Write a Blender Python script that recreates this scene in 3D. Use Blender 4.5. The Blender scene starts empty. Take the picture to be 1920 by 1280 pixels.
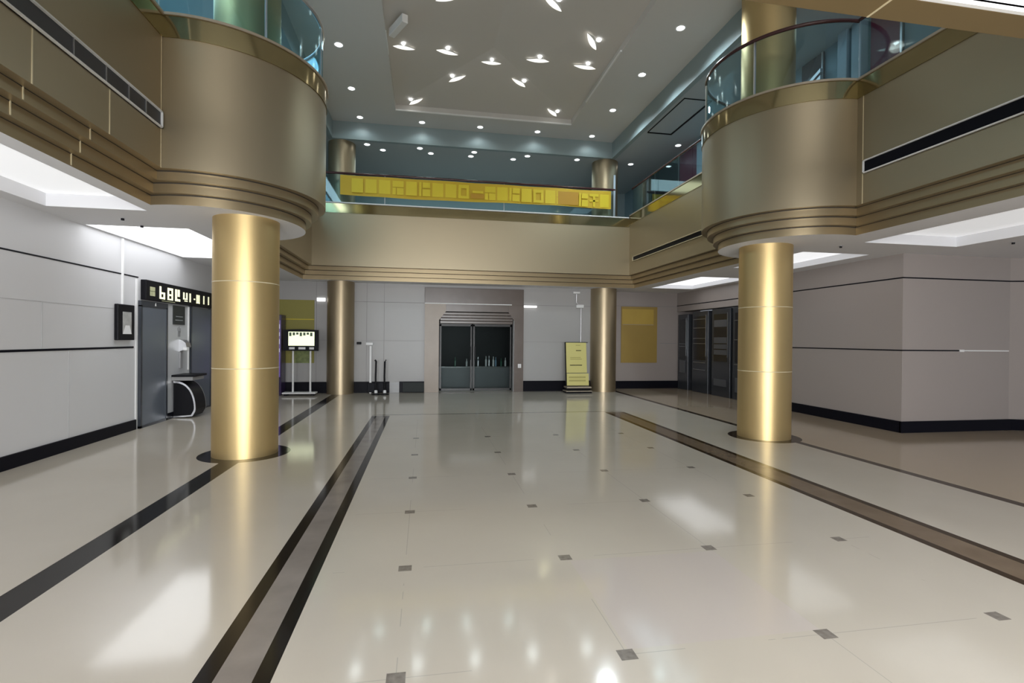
import bpy, bmesh, math
from math import sin, cos, pi, acos, sqrt, radians
from mathutils import Vector, Matrix
from mathutils.geometry import tessellate_polygon

S = bpy.context.scene
COL = S.collection

# ------------------------------------------------------------------ camera
F_PX, YAW, PITCH, ROLL = 942.596, 0.172249, -0.00522098, 0.00934660
cd = bpy.data.cameras.new('camera'); cd.sensor_width = 36.0; cd.lens = F_PX / 1920 * 36
cd.clip_start = 0.05; cd.clip_end = 200
cam = bpy.data.objects.new('camera', cd); COL.objects.link(cam)
fwd = Vector((sin(YAW), cos(YAW), 0)); rgt = Vector((cos(YAW), -sin(YAW), 0)); up = Vector((0, 0, 1))
f2 = fwd * cos(PITCH) + up * sin(PITCH); u2 = up * cos(PITCH) - fwd * sin(PITCH)
r3 = rgt * cos(ROLL) + u2 * sin(ROLL); u3 = u2 * cos(ROLL) - rgt * sin(ROLL)
m = Matrix(((r3.x, u3.x, -f2.x, 0), (r3.y, u3.y, -f2.y, 0), (r3.z, u3.z, -f2.z, 1.6), (0, 0, 0, 1)))
cam.matrix_world = m
S.camera = cam

# ------------------------------------------------------------------ colour management, world
S.view_settings.view_transform = 'Standard'; S.view_settings.look = 'None'
S.view_settings.gamma = 1.0; S.view_settings.exposure = 0.22
S.view_settings.use_curve_mapping = False
S.cycles.use_denoising = True
S.cycles.max_bounces = 8; S.cycles.glossy_bounces = 5; S.cycles.transparent_max_bounces = 12
S.cycles.sample_clamp_indirect = 6.0
W = bpy.data.worlds.new('world'); S.world = W; W.use_nodes = True
W.node_tree.nodes['Background'].inputs[0].default_value = (0.80, 0.86, 0.95, 1)
W.node_tree.nodes['Background'].inputs[1].default_value = 0.25

# ------------------------------------------------------------------ lights
def area(name, loc, aim, sx, sy, power, col=(1, 1, 1)):
    l = bpy.data.lights.new(name, 'AREA'); l.shape = 'RECTANGLE'; l.size = sx; l.size_y = sy
    l.energy = power; l.color = col
    o = bpy.data.objects.new(name, l); COL.objects.link(o); o.location = loc
    d = Vector(aim) - Vector(loc); o.rotation_euler = d.to_track_quat('-Z', 'Y').to_euler()
    return o
def spot(name, loc, power, size=150, blend=0.6, col=(1, 1, 1), aim=None, rad=0.13):
    l = bpy.data.lights.new(name, 'SPOT'); l.spot_size = radians(size); l.spot_blend = blend
    l.energy = power; l.color = col; l.shadow_soft_size = rad
    o = bpy.data.objects.new(name, l); COL.objects.link(o); o.location = loc
    if aim is not None:
        d = Vector(aim) - Vector(loc); o.rotation_euler = d.to_track_quat('-Z', 'Y').to_euler()
    return o
# daylight through the entrance front behind the camera
area('entrance_daylight', (0.2, -5.6, 1.9), (0.6, 10, 1.9), 6.5, 3.4, 1100, (0.96, 0.98, 1.0))
# daylight through the upper windows of the entrance front, above the low ceiling
area('upper_window_daylight', (0.6, -5.5, 6.6), (0.2, 7, 4.2), 8, 1.7, 230, (1.0, 0.98, 0.95))
# fluorescent trays of the low ceilings
TROUGH = [(-4.80, -3.45, 8.15, 11.1, .05, 2.3), (-4.6, -3.48, 1.5, 7.08, .16, .45),
          (6.55, 7.9, 7.85, 9.9, .12, .65), (6.75, 8.1, 11.5, 14.3, .12, 1.1), (6.85, 8.6, 2.5, 6.9, .16, .35),
          (1.6, 6.0, -1.2, 1.93, .1, 1.2)]
# cool gallery lamps upstairs
area('gallery_lamp', (1.6, 16.6, 7.05), (1.6, 16.6, 0), 7, 1.2, 34, (0.75, 0.95, 1.0))
area('gallery_lamp', (6.5, 11, 7.05), (6.5, 11, 0), 0.8, 7, 20, (0.6, 0.85, 1.0))
area('gallery_lamp', (-3.8, 8.6, 7.05), (-3.8, 8.6, 0), 0.9, 7, 110, (0.65, 0.88, 1.0))

# ------------------------------------------------------------------ materials
MATS = {}
def mat(name, col, rough=0.5, metal=0.0, spec=0.5, emit=None, es=1.0, coat=0.0, bump=None, var=None):
    if name in MATS: return MATS[name]
    mt = bpy.data.materials.new(name); mt.use_nodes = True
    nt = mt.node_tree; b = nt.nodes['Principled BSDF']
    b.inputs['Base Color'].default_value = (*col, 1); b.inputs['Roughness'].default_value = rough
    b.inputs['Metallic'].default_value = metal; b.inputs['Specular IOR Level'].default_value = spec
    b.inputs['Coat Weight'].default_value = coat; b.inputs['Coat Roughness'].default_value = 0.08
    if emit: b.inputs['Emission Color'].default_value = (*emit, 1); b.inputs['Emission Strength'].default_value = es
    tc = nt.nodes.new('ShaderNodeTexCoord')
    if var:      # (scale, amount) faint mottling of the thing's own colour
        n = nt.nodes.new('ShaderNodeTexNoise'); n.inputs['Scale'].default_value = var[0]; n.inputs['Detail'].default_value = 5
        nt.links.new(tc.outputs['Object'], n.inputs['Vector'])
        mx = nt.nodes.new('ShaderNodeMix'); mx.data_type = 'RGBA'
        k = var[1]
        mx.inputs[6].default_value = (*[c * (1 - k) for c in col], 1); mx.inputs[7].default_value = (*[min(1, c * (1 + k)) for c in col], 1)
        nt.links.new(n.outputs['Fac'], mx.inputs[0]); nt.links.new(mx.outputs[2], b.inputs['Base Color'])
    if bump:
        n = nt.nodes.new('ShaderNodeTexNoise'); n.inputs['Scale'].default_value = bump[0]
        nt.links.new(tc.outputs['Object'], n.inputs['Vector'])
        bp = nt.nodes.new('ShaderNodeBump'); bp.inputs['Strength'].default_value = bump[1]; bp.inputs['Distance'].default_value = 0.02
        nt.links.new(n.outputs['Fac'], bp.inputs['Height']); nt.links.new(bp.outputs[0], b.inputs['Normal'])
    MATS[name] = mt
    return mt
def glass(name, tint, refl=0.10, rough=0.03, gc=(0.85, 0.97, 1)):
    mt = bpy.data.materials.new(name); mt.use_nodes = True; nt = mt.node_tree
    for n in list(nt.nodes): nt.nodes.remove(n)
    out = nt.nodes.new('ShaderNodeOutputMaterial'); t = nt.nodes.new('ShaderNodeBsdfTransparent'); t.inputs[0].default_value = (*tint, 1)
    g = nt.nodes.new('ShaderNodeBsdfGlossy'); g.inputs['Roughness'].default_value = rough; g.inputs['Color'].default_value = (*gc, 1)
    lw = nt.nodes.new('ShaderNodeLayerWeight'); lw.inputs['Blend'].default_value = 0.25
    ad = nt.nodes.new('ShaderNodeMath'); ad.operation = 'MULTIPLY_ADD'; ad.inputs[1].default_value = 0.18; ad.inputs[2].default_value = refl
    mx = nt.nodes.new('ShaderNodeMixShader')
    nt.links.new(lw.outputs['Fresnel'], ad.inputs[0]); nt.links.new(ad.outputs[0], mx.inputs[0])
    nt.links.new(t.outputs[0], mx.inputs[1]); nt.links.new(g.outputs[0], mx.inputs[2]); nt.links.new(mx.outputs[0], out.inputs[0])
    return mt

M_panel = mat('champagne_panel', (0.375, 0.315, 0.215), 0.40, 0.74, bump=(3, 0.02))
M_step = mat('champagne_moulding', (0.34, 0.27, 0.165), 0.36, 0.7)
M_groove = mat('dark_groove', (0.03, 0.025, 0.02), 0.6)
M_band = mat('polished_brass_band', (0.36, 0.30, 0.16), 0.10, 0.9)
M_cap = mat('beige_cap', (0.42, 0.36, 0.28), 0.45, 0.2)
M_seam = mat('bright_seam', (0.75, 0.66, 0.45), 0.35, 0.3)
M_colf = mat('champagne_column', (0.42, 0.34, 0.225), 0.42, 0.85)
M_col = mat('brushed_gold', (0.62, 0.465, 0.225), 0.45, 0.88, bump=(2, 0.015))
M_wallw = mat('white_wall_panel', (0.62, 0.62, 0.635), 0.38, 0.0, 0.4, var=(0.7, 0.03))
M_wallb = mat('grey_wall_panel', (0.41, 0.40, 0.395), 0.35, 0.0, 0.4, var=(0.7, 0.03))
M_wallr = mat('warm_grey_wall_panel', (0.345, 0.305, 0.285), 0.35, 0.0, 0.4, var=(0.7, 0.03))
M_black = mat('black_stone', (0.006, 0.006, 0.010), 0.4, 0, 0.08)
M_blackm = mat('black_plastic', (0.008, 0.008, 0.010), 0.4, 0, 0.12)
M_ceil = mat('ceiling_white', (0.74, 0.74, 0.76), 0.7)
M_hceil = mat('high_ceiling_grey', (0.70, 0.695, 0.68), 0.75)
M_gceil = mat('gallery_ceiling', (0.46, 0.50, 0.51), 0.6)
M_gwall = mat('gallery_wall', (0.30, 0.38, 0.40), 0.5)
M_teal = mat('teal_beam_face', (0.30, 0.37, 0.38), 0.4)
M_tray = mat('lit_tray', (0.9, 0.9, 0.9), 0.8, emit=(0.95, 0.97, 1.0), es=1.2)
M_lens = mat('lamp_lens', (1, 1, 1), 0.5, emit=(0.95, 0.98, 1.0), es=5)
M_scallop_glow = mat('scallop_glow', (1, 1, 0.96), 0.5, emit=(1.0, 0.97, 0.9), es=1.1)  # emission in place of lamp light falling on the plaster scallops
M_white = mat('white_paint', (0.80, 0.80, 0.80), 0.4)
M_silver = mat('silver_metal', (0.62, 0.62, 0.64), 0.28, 0.9)
M_rail = mat('dark_red_wood', (0.06, 0.02, 0.02), 0.25)
M_bluegrey = mat('blue_grey_door', (0.13, 0.15, 0.185), 0.30, 0.2, bump=(1.5, 0.02))
M_yel = mat('yellow_banner', (0.62, 0.42, 0.012), 0.5)
M_yel2 = mat('bright_yellow_print', (0.74, 0.58, 0.02), 0.5)
M_orange = mat('orange_print', (0.50, 0.27, 0.01), 0.5)
M_brown = mat('brown_marble', (0.15, 0.12, 0.105), 0.25, var=(2.2, 0.25))
M_tan = mat('tan_marble', (0.33, 0.265, 0.21), 0.35, var=(2.5, 0.15))
M_gl = glass('balustrade_glass', (0.78, 0.87, 0.885), .035)
M_lip = mat('white_plaster_lip', (0.85, 0.85, 0.84), 0.5)
M_glb = glass('blue_balustrade_glass', (0.66, 0.83, 0.89), .05)
M_gd = glass('door_glass', (0.80, 0.84, 0.84), 0.0, .25, (.22, .25, .25))
M_sun = mat('tray_glow', (0.95, 0.95, 0.95), 0.7)

def floor_mat():
    mt = bpy.data.materials.new('polished_cream_floor'); mt.use_nodes = True; nt = mt.node_tree
    N = nt.nodes; L = nt.links; b = N['Principled BSDF']
    tc = N.new('ShaderNodeTexCoord'); sp = N.new('ShaderNodeSeparateXYZ'); L.new(tc.outputs['Object'], sp.inputs[0])
    X, Y = sp.outputs[0], sp.outputs[1]
    def mth(op, a, b_=None, c=None):
        n = N.new('ShaderNodeMath'); n.operation = op
        for i, v in enumerate((a, b_, c)):
            if v is None: continue
            if isinstance(v, (int, float)): n.inputs[i].default_value = v
            else: L.new(v, n.inputs[i])
        return n.outputs[0]
    def rng(v, lo, hi): return mth('MULTIPLY', mth('GREATER_THAN', v, lo), mth('LESS_THAN', v, hi))
    def OR(a, b_): return mth('MAXIMUM', a, b_)
    def AND(a, b_): return mth('MULTIPLY', a, b_)
    def mix(fac, a, c):
        n = N.new('ShaderNodeMix'); n.data_type = 'RGBA'; n.clamp_factor = True; L.new(fac, n.inputs[0])
        for i, v in ((6, a), (7, c)):
            if isinstance(v, tuple): n.inputs[i].default_value = (*v, 1)
            else: L.new(v, n.inputs[i])
        return n.outputs[2]
    def noise(s, d=4):
        n = N.new('ShaderNodeTexNoise'); n.inputs['Scale'].default_value = s; n.inputs['Detail'].default_value = d
        L.new(tc.outputs['Object'], n.inputs['Vector']); return n.outputs['Fac']
    cream = mix(noise(0.9), (0.51, 0.465, 0.39), (0.59, 0.54, 0.465))
    # browner tone beyond the outer right line, mostly dimmer light painted into the tiles
    cream = mix(AND(mth('GREATER_THAN', X, 5.86), mth('GREATER_THAN', Y, -9)), cream, (0.44, 0.355, 0.26))
    # tile joints, very faint, running through the insets
    s, x0, y0 = 1.149, -0.12, 2.409
    fx = mth('SUBTRACT', mth('FRACT', mth('ADD', mth('DIVIDE', mth('SUBTRACT', X, x0), s), 0.5)), 0.5)
    fy = mth('SUBTRACT', mth('FRACT', mth('ADD', mth('DIVIDE', mth('SUBTRACT', Y, y0), s), 0.5)), 0.5)
    ax = mth('ABSOLUTE', fx); ay = mth('ABSOLUTE', fy)
    inner = AND(rng(X, -0.6, 3.85), mth('LESS_THAN', Y, 10.6))
    joint = AND(AND(OR(mth('LESS_THAN', ax, 0.0022), mth('LESS_THAN', ay, 0.0022)), inner), rng(noise(0.8), 0.47, 2))
    col = mix(AND(joint, rng(X, -9, 9)), cream, (0.43, 0.40, 0.35))
    # one tile of another batch
    col = mix(AND(rng(X, 1.05, 2.18), rng(Y, 2.45, 3.5)), col, (0.555, 0.50, 0.455))
    # small dark square insets
    sq = AND(AND(mth('LESS_THAN', ax, 0.039), mth('LESS_THAN', ay, 0.037)), AND(inner, mth('LESS_THAN', Y, 8.8)))
    marb = mix(noise(28), (0.10, 0.085, 0.07), (0.32, 0.29, 0.255))
    col = mix(sq, col, marb)
    # marble strips with black borders
    rough_m = mix(noise(3.2, 8), (0.16, 0.14, 0.125), (0.34, 0.305, 0.275))
    lm = mth('LESS_THAN', Y, 10.58)
    blk = OR(AND(rng(X, -1.045, -0.69), lm), AND(rng(X, 3.93, 4.38), lm))
    blk = OR(blk, rng(X, -2.54, -2.31)); blk = OR(blk, rng(X, 5.80, 5.93))
    blk = OR(blk, AND(rng(Y, 10.67, 10.72), rng(X, -1.05, 4.38)))
    blk = OR(blk, AND(rng(Y, 14.90, 14.95), rng(X, -1.6, 5.2)))
    for cx, cy, r in ((-2.41, 7.41, 0.57), (5.64, 7.60, 0.56)):
        dx = mth('SUBTRACT', X, cx); dy = mth('SUBTRACT', Y, cy)
        blk = OR(blk, mth('LESS_THAN', mth('ADD', mth('MULTIPLY', dx, dx), mth('MULTIPLY', dy, dy)), r * r))
    right = mth('GREATER_THAN', X, 2.0)
    col = mix(blk, col, mix(right, (0.012, 0.010, 0.009), (0.035, 0.020, 0.008)))
    core = OR(AND(rng(X, -0.955, -0.775), lm), AND(rng(X, 4.01, 4.30), lm))
    col = mix(core, col, mix(right, rough_m, mix(noise(3.2, 8), (0.11, 0.075, 0.045), (0.24, 0.18, 0.125))))
    L.new(mth('SUBTRACT', 0.75, mth('MULTIPLY', blk, 0.5)), b.inputs['Specular IOR Level'])
    L.new(col, b.inputs['Base Color'])
    b.inputs['Roughness'].default_value = 0.10
    bp = N.new('ShaderNodeBump'); bp.inputs['Strength'].default_value = 0.03; bp.inputs['Distance'].default_value = 0.02
    L.new(noise(1.3, 2), bp.inputs['Height']); L.new(bp.outputs[0], b.inputs['Normal'])
    return mt
M_floor = floor_mat()

# ------------------------------------------------------------------ mesh helpers
class MB:
    def __init__(s): s.bm = bmesh.new()
    def poly(s, pts):
        vs = [s.bm.verts.new(p) for p in pts]
        try: s.bm.faces.new(vs)
        except ValueError: pass
        return s
    def box(s, x0, x1, y0, y1, z0, z1, bev=0.0, mtx=None):
        r = bmesh.ops.create_cube(s.bm, size=1)
        vs = r['verts']
        for v in vs:
            v.co = Vector(((x0 + x1) / 2 + v.co.x * (x1 - x0), (y0 + y1) / 2 + v.co.y * (y1 - y0), (z0 + z1) / 2 + v.co.z * (z1 - z0)))
        if bev > 0:
            es = list({e for v in vs for e in v.link_edges})
            rr = bmesh.ops.bevel(s.bm, geom=es, offset=bev, segments=2, affect='EDGES', profile=0.5)
            vs = list({v for f in rr['faces'] for v in f.verts} | {v for v in vs if v.is_valid})
        if mtx is not None:
            for v in vs: v.co = mtx @ v.co
        return s
    def prism(s, pts, axis, a0, a1):
        """outline pts in the two other axes, extruded along axis from a0 to a1"""
        def P(p, a):
            return {'x': (a, p[0], p[1]), 'y': (p[0], a, p[1]), 'z': (p[0], p[1], a)}[axis]
        A = [s.bm.verts.new(P(p, a0)) for p in pts]; B = [s.bm.verts.new(P(p, a1)) for p in pts]
        n = len(pts)
        s.bm.faces.new(A); s.bm.faces.new(B[::-1])
        for i in range(n): s.bm.faces.new((A[i], A[(i + 1) % n], B[(i + 1) % n], B[i]))
        return s
    def lathe(s, prof, c=(0, 0), n=48, cap=True):
        rings = [[s.bm.verts.new((c[0] + r * cos(2 * pi * k / n), c[1] + r * sin(2 * pi * k / n), z)) for k in range(n)] for r, z in prof]
        for a, b in zip(rings, rings[1:]):
            for k in range(n): s.bm.faces.new((a[k], a[(k + 1) % n], b[(k + 1) % n], b[k]))
        if cap: s.bm.faces.new(rings[0][::-1]); s.bm.faces.new(rings[-1])
        return s
    def tube(s, path, r, n=10, close=False):
        pts = [Vector(p) for p in path]; rings = []
        for i, p in enumerate(pts):
            t = (pts[min(i + 1, len(pts) - 1)] - pts[max(i - 1, 0)]).normalized()
            a = t.cross(Vector((0, 0, 1)) if abs(t.z) < 0.9 else Vector((1, 0, 0))).normalized(); b = t.cross(a)
            rings.append([s.bm.verts.new(p + a * r * cos(2 * pi * k / n) + b * r * sin(2 * pi * k / n)) for k in range(n)])
        for a, b in zip(rings, rings[1:]):
            for k in range(n): s.bm.faces.new((a[k], a[(k + 1) % n], b[(k + 1) % n], b[k]))
        s.bm.faces.new(rings[0][::-1]); s.bm.faces.new(rings[-1])
        return s
    def ribbon(s, path, z0, z1, thick=0.012):
        """upright sheet with thickness following a plan path of (x, y)"""
        n = len(path); V = []
        for i, (x, y) in enumerate(path):
            a = path[max(i - 1, 0)]; b = path[min(i + 1, n - 1)]
            t = Vector((b[0] - a[0], b[1] - a[1])).normalized(); nx, ny = -t.y * thick / 2, t.x * thick / 2
            V.append([s.bm.verts.new(p) for p in ((x + nx, y + ny, z0), (x + nx, y + ny, z1), (x - nx, y - ny, z1), (x - nx, y - ny, z0))])
        for a, b in zip(V, V[1:]):
            for k in range(4): s.bm.faces.new((a[k], a[(k + 1) % 4], b[(k + 1) % 4], b[k]))
        s.bm.faces.new(V[0][::-1]); s.bm.faces.new(V[-1])
        return s
    def sweep(s, rows):
        """grid of points -> faces"""
        V = [[s.bm.verts.new(p) for p in r] for r in rows]
        for a, b in zip(V, V[1:]):
            for k in range(len(a) - 1): s.bm.faces.new((a[k], a[k + 1], b[k + 1], b[k]))
        return s
    def holed(s, outer, holes, z, down=False):
        polys = [[Vector((x, y, z)) for x, y in outer]] + [[Vector((x, y, z)) for x, y in h] for h in holes]
        flat = [p for pl in polys for p in pl]
        vs = [s.bm.verts.new(p) for p in flat]
        for t in tessellate_polygon(polys):
            try: s.bm.faces.new([vs[i] for i in t])
            except ValueError: pass
        return s
    def build(s, name, mt, parent=None, smooth=None, origin=None):
        if origin is not None:
            for v in s.bm.verts: v.co -= Vector(origin)
        bmesh.ops.recalc_face_normals(s.bm, faces=s.bm.faces)
        me = bpy.data.meshes.new(name); s.bm.to_mesh(me); s.bm.free(); me.materials.append(mt)
        if smooth:
            for p in me.polygons: p.use_smooth = True
            me.set_sharp_from_angle(angle=radians(smooth))
        o = bpy.data.objects.new(name, me); COL.objects.link(o)
        if origin is not None: o.location = origin
        if parent is not None:
            o.parent = parent
            o.location = o.location - parent.location if origin is not None else -parent.location
        return o

def tag(o, label, cat, group=None):
    o['label'] = label; o['category'] = cat
    if group: o['group'] = group
    return o
def thing(name, label, cat, loc, group=None):
    e = bpy.data.objects.new(name, None); COL.objects.link(e); e.location = loc; e.empty_display_size = 0.2
    return tag(e, label, cat, group)
def struct(o): o['kind'] = 'structure'; return o
def copy_tree(o, loc):
    c = o.copy(); COL.objects.link(c); c.location = loc
    for ch in o.children:
        d = ch.copy(); COL.objects.link(d); d.parent = c
        for g in ch.children:
            e = g.copy(); COL.objects.link(e); e.parent = d
    return c
def plabel(o, t): o['label'] = t; return o

# ------------------------------------------------------------------ measures
ZC = 3.18                       # low ceiling
BANDZ0, BANDZ1 = 5.03, 5.28     # brass band round the balcony
ZH = 7.58                       # high ceiling
ZG = 7.10                       # gallery ceiling
PROF = [(0.28, 3.18), (0.28, 3.30), (0.20, 3.30), (0.20, 3.42), (0.10, 3.42), (0.10, 3.53), (0.0, 3.53), (0.0, BANDZ0)]
XL, XR, YB = -3.0, 6.0, 14.2    # faces of the balcony
DL = (-2.88, 7.80, 1.40); DR = (6.10, 7.60, 1.42)
def drum_arc(side, r_off, n=48, extra=0.0):
    """plan points of the round balcony where it stands clear of the flat front"""
    cx, cy, R = DL if side < 0 else DR
    r = R - r_off + extra
    xp = (XL - r_off + extra) if side < 0 else (XR + r_off - extra)
    if side < 0:
        a = acos(max(-1, min(1, (xp - cx) / r))); return [(cx + r * cos(-a + 2 * a * k / n), cy + r * sin(-a + 2 * a * k / n)) for k in range(n + 1)]
    a = acos(max(-1, min(1, (cx - xp) / r))); return [(cx - r * cos(-a + 2 * a * k / n), cy + r * sin(-a + 2 * a * k / n)) for k in range(n + 1)]

# ------------------------------------------------------------------ floor and low ceiling
struct(MB().box(-9, 14, -6.2, 17.9, -0.25, 0).build('floor', M_floor))

out = [(-4.85, -6), (12, -6), (12, 15.75), (-4.85, 15.75)]
aL = drum_arc(-1, 0.28); aR = drum_arc(1, 0.28)
YN = 2.10      # far edge of the low ceiling over the viewer
atr = [(XL - 0.28, YN)] + aL + [(XL - 0.28, YB + 0.28), (XR + 0.28, YB + 0.28)] + aR[::-1] + [(XR + 0.28, YN)]
tr_holes = [[(x0, y0), (x1, y0), (x1, y1), (x0, y1)] for x0, x1, y0, y1, _, _e in TROUGH]
mb = MB().holed(out, [atr] + tr_holes, ZC)
for x0, x1, y0, y1, dp, _e in TROUGH:   # upstands of the trays
    p = [(x0, y0), (x1, y0), (x1, y1), (x0, y1)]
    for i in range(4):
        a, b = p[i], p[(i + 1) % 4]
        mb.poly([(*a, ZC), (*b, ZC), (*b, ZC + dp), (*a, ZC + dp)])
struct(mb.build('ceiling', M_ceil))
for i, (x0, x1, y0, y1, p, es_) in enumerate(TROUGH):
    w = ['bright fluorescent ceiling tray over the grey doors on the left', 'pale ceiling tray nearest the viewer along the left wall',
         'bright ceiling tray behind the right front column', 'bright ceiling tray above the dark machines on the right',
         'pale ceiling tray nearest the viewer on the right', 'white lit ceiling tray cut by the upper right corner of the picture'][i]
    t = MB().box(x0, x1, y0, y1, ZC + p, ZC + p + .04).build('ceiling_tray_light', mat('lit_tray_%d' % i, (0.9, 0.9, 0.9), 0.8, emit=(0.95, 0.97, 1.0), es=es_), origin=((x0 + x1) / 2, (y0 + y1) / 2, ZC + p))
    tag(t, w, 'ceiling light')

# ------------------------------------------------------------------ walls of the lower level
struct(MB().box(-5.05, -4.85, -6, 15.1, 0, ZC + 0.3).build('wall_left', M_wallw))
# back wall with the portal opening (x .42..2.67)
mb = MB()
mb.box(-4.85, 0.42, 15.1, 15.3, 0, ZC + 0.3); mb.box(2.67, 5.9, 15.1, 15.3, 0, ZC + 0.3); mb.box(0.42, 2.67, 15.1, 15.3, 2.42, ZC + 0.3)
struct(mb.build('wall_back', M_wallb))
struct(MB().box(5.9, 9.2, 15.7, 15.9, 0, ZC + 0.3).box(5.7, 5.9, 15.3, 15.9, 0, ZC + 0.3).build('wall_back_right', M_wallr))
mb = MB()
mb.box(8.35, 8.75, 7.6, 11.75, 0, ZC + 0.3); mb.box(8.35, 8.75, 11.75, 15.7, 2.56, ZC + 0.3); mb.box(9.0, 9.2, 11.75, 15.7, 0, 2.56)
mb.box(8.75, 10.68, 7.6, 7.8, 0, ZC + 0.3)
mb.prism([(10.68, 7.6), (12.2, 7.1), (12.2, 7.4), (10.68, 7.8)], 'z', 0, ZC + 0.3)
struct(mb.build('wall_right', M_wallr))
# entrance front behind the viewer
mb = MB().box(-5.05, -3.2, -6.2, -6.0, 0, ZC + 0.3).box(3.8, 12.2, -6.2, -6.0, 0, ZC + 0.3).box(-5.05, 12.2, -6.2, -6.0, 4.3, 7.6)
struct(mb.build('wall_front', M_wallr))

# baseboards
struct(MB().box(-4.85, -4.82, -6, 9.52, 0, 0.17, 0.004).build('baseboard_left', M_black))
struct(MB().box(-4.85, -4.83, 12.52, 15.1, 0, 0.17).build('baseboard_left_far', M_black))
struct(MB().box(-4.82, -1.0, 15.06, 15.1, 0, 0.32).box(-0.72, 0.0, 15.06, 15.1, 0, 0.32).box(2.97, 5.9, 15.06, 15.1, 0, 0.32).build('baseboard_back', M_black))
struct(MB().box(-1.0, -0.72, 15.06, 15.1, 0, 0.30).build('baseboard_back_grey', mat('grey_stone', (0.22, 0.22, 0.22), 0.3)))
struct(MB().box(5.9, 8.4, 15.66, 15.7, 0, 0.25).build('baseboard_back_right', M_black))
mb = MB().box(8.31, 8.35, 7.58, 11.75, 0, 0.20); mb.box(8.31, 10.68, 7.56, 7.6, 0, 0.20)
mb.prism([(10.68, 7.56), (12.2, 7.06), (12.2, 7.1), (10.68, 7.6)], 'z', 0, 0.2)
struct(mb.build('baseboard_right', M_black))
# black inlay lines along the walls
tn = [0]
def trim(mb, mt=M_black):
    tn[0] += 1; return struct(mb.build('trim_%d' % tn[0], mt))
trim(MB().box(-4.855, -4.843, -6, 9.47, 1.385, 1.415))
trim(MB().box(-4.855, -4.843, -6, 9.6, 2.585, 2.605))
for z, h in ((1.45, .022), (2.74, .022)):
    mb = MB().box(8.343, 8.355, 7.593, 11.75 if z < 2 else 15.7, z, z + h); mb.box(8.343, 9.75 if z < 2 else 10.68, 7.593, 7.605, z, z + h)
    if z > 2: mb.prism([(10.68, 7.594), (12.2, 7.094), (12.2, 7.105), (10.68, 7.605)], 'z', z, z + h)
    trim(mb)
trim(MB().box(9.60, 10.66, 7.590, 7.605, 1.452, 1.472).box(9.56, 9.66, 7.585, 7.605, 1.44, 1.48), M_white)
M_joint = mat('grey_joint', (0.27, 0.26, 0.255), 0.6)
mb = MB()
for x0, x1 in ((-4.85, 0.0), (2.97, 5.2)):
    mb.box(x0, x1, 15.094, 15.105, 2.63, 2.642); mb.box(x0, x1, 15.094, 15.105, 1.51, 1.516)
for x in (-1.66, -1.17, -3.05): mb.box(x, x + .008, 15.094, 15.105, 0.32, ZC)
trim(mb, M_joint)
trim(MB().box(5.9, 8.3, 15.69, 15.705, 2.715, 2.73).box(7.75, 8.35, 15.69, 15.705, 1.49, 1.51), M_joint)
mb = MB()
for y in (7.9,): mb.box(-4.853, -4.846, y, y + .006, 0.17, 1.385)
mb.box(-4.853, -4.846, 6.0, 9.1, 2.02, 2.026); mb.box(-4.853, -4.846, 7.4, 7.406, 1.415, 2.02)
trim(mb, mat('pale_joint', (0.45, 0.45, 0.46), 0.6))
trim(MB().box(-4.855, -4.835, 9.525, 9.575, 0, 2.56), M_white)

# ------------------------------------------------------------------ high ceiling, tray and galleries
TX0, TX1, TY0, TY1 = -0.80, 3.98, 3.5, 13.58
XA0, XA1, YA1 = -2.55, 5.56, 14.55     # edges of the high ceiling
hole = [(TX0, TY0), (TX1, TY0), (TX1, TY1), (TX0, TY1)]
mb = MB().holed([(XA0, -6), (XA1, -6), (XA1, YA1), (XA0, YA1)], [hole], ZH)
struct(mb.build('ceiling_high', M_hceil)); mb = MB()
for i in range(4):
    a, b = hole[i], hole[(i + 1) % 4]
    mb.poly([(*a, ZH), (*b, ZH), (*b, ZH + .15), (*a, ZH + .15)])
# shallow four-sided vault of the tray
apex = [(1.45, 8.2, ZH + .42), (1.45, 11.0, ZH + .42)]
c4 = [(x, y, ZH + .15) for x, y in hole]
mb.poly([c4[0], c4[1], apex[0]]); mb.poly([c4[2], c4[3], apex[1]]); mb.poly([c4[1], c4[2], apex[1], apex[0]]); mb.poly([c4[3], c4[0], apex[0], apex[1]])
struct(mb.build('ceiling_high_vault', mat('vault_plaster', (0.68, 0.655, 0.62), .75)))
# bright plaster lip along the back and right edge of the tray
trim(MB().box(TX0, TX1, TY1 - .05, TY1, ZH - .025, ZH + .02, .01).box(TX1 - .04, TX1, 9.9, 12.2, ZH - .02, ZH + .02, .01), M_lip)
# beam faces between the high ceiling and the gallery ceilings
trim(MB().box(XA1, XA1 + .12, 7.0, YA1 + .12, ZG, ZH + .1), M_teal)
trim(MB().box(XA0 - .12, XA0, -6, YA1 + .12, ZG, ZH + .1), M_teal)
trim(MB().box(XA0, XA1, YA1, YA1 + .12, ZG, ZH + .1), M_teal)
mb = MB()
for r in ((XA1 + .12, 12, 7.0, YA1 + .12), (-5.2, XA0 - .12, -6, YA1 + .12), (-5.2, 12, YA1 + .12, 18.2)):
    mb.box(r[0], r[1], r[2], r[3], ZG, ZG + .1)
struct(mb.build('ceiling_gallery', M_gceil))
struct(MB().box(-5.2, -5.0, -6, 18.2, BANDZ1, ZH).build('wall_gallery_left', mat('teal_blue_wall', (0.34, 0.50, 0.56), 0.4)))
struct(MB().box(-5.2, 9.2, 18.0, 18.2, 5.2, ZH).build('wall_gallery_back', M_gwall))
struct(MB().box(7.4, 7.6, -6, 18.0, 5.2, ZG).build('wall_gallery_right', mat('blue_gallery_wall', (0.22, 0.32, 0.37), 0.4)))
mb = MB()   # gallery floor
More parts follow.
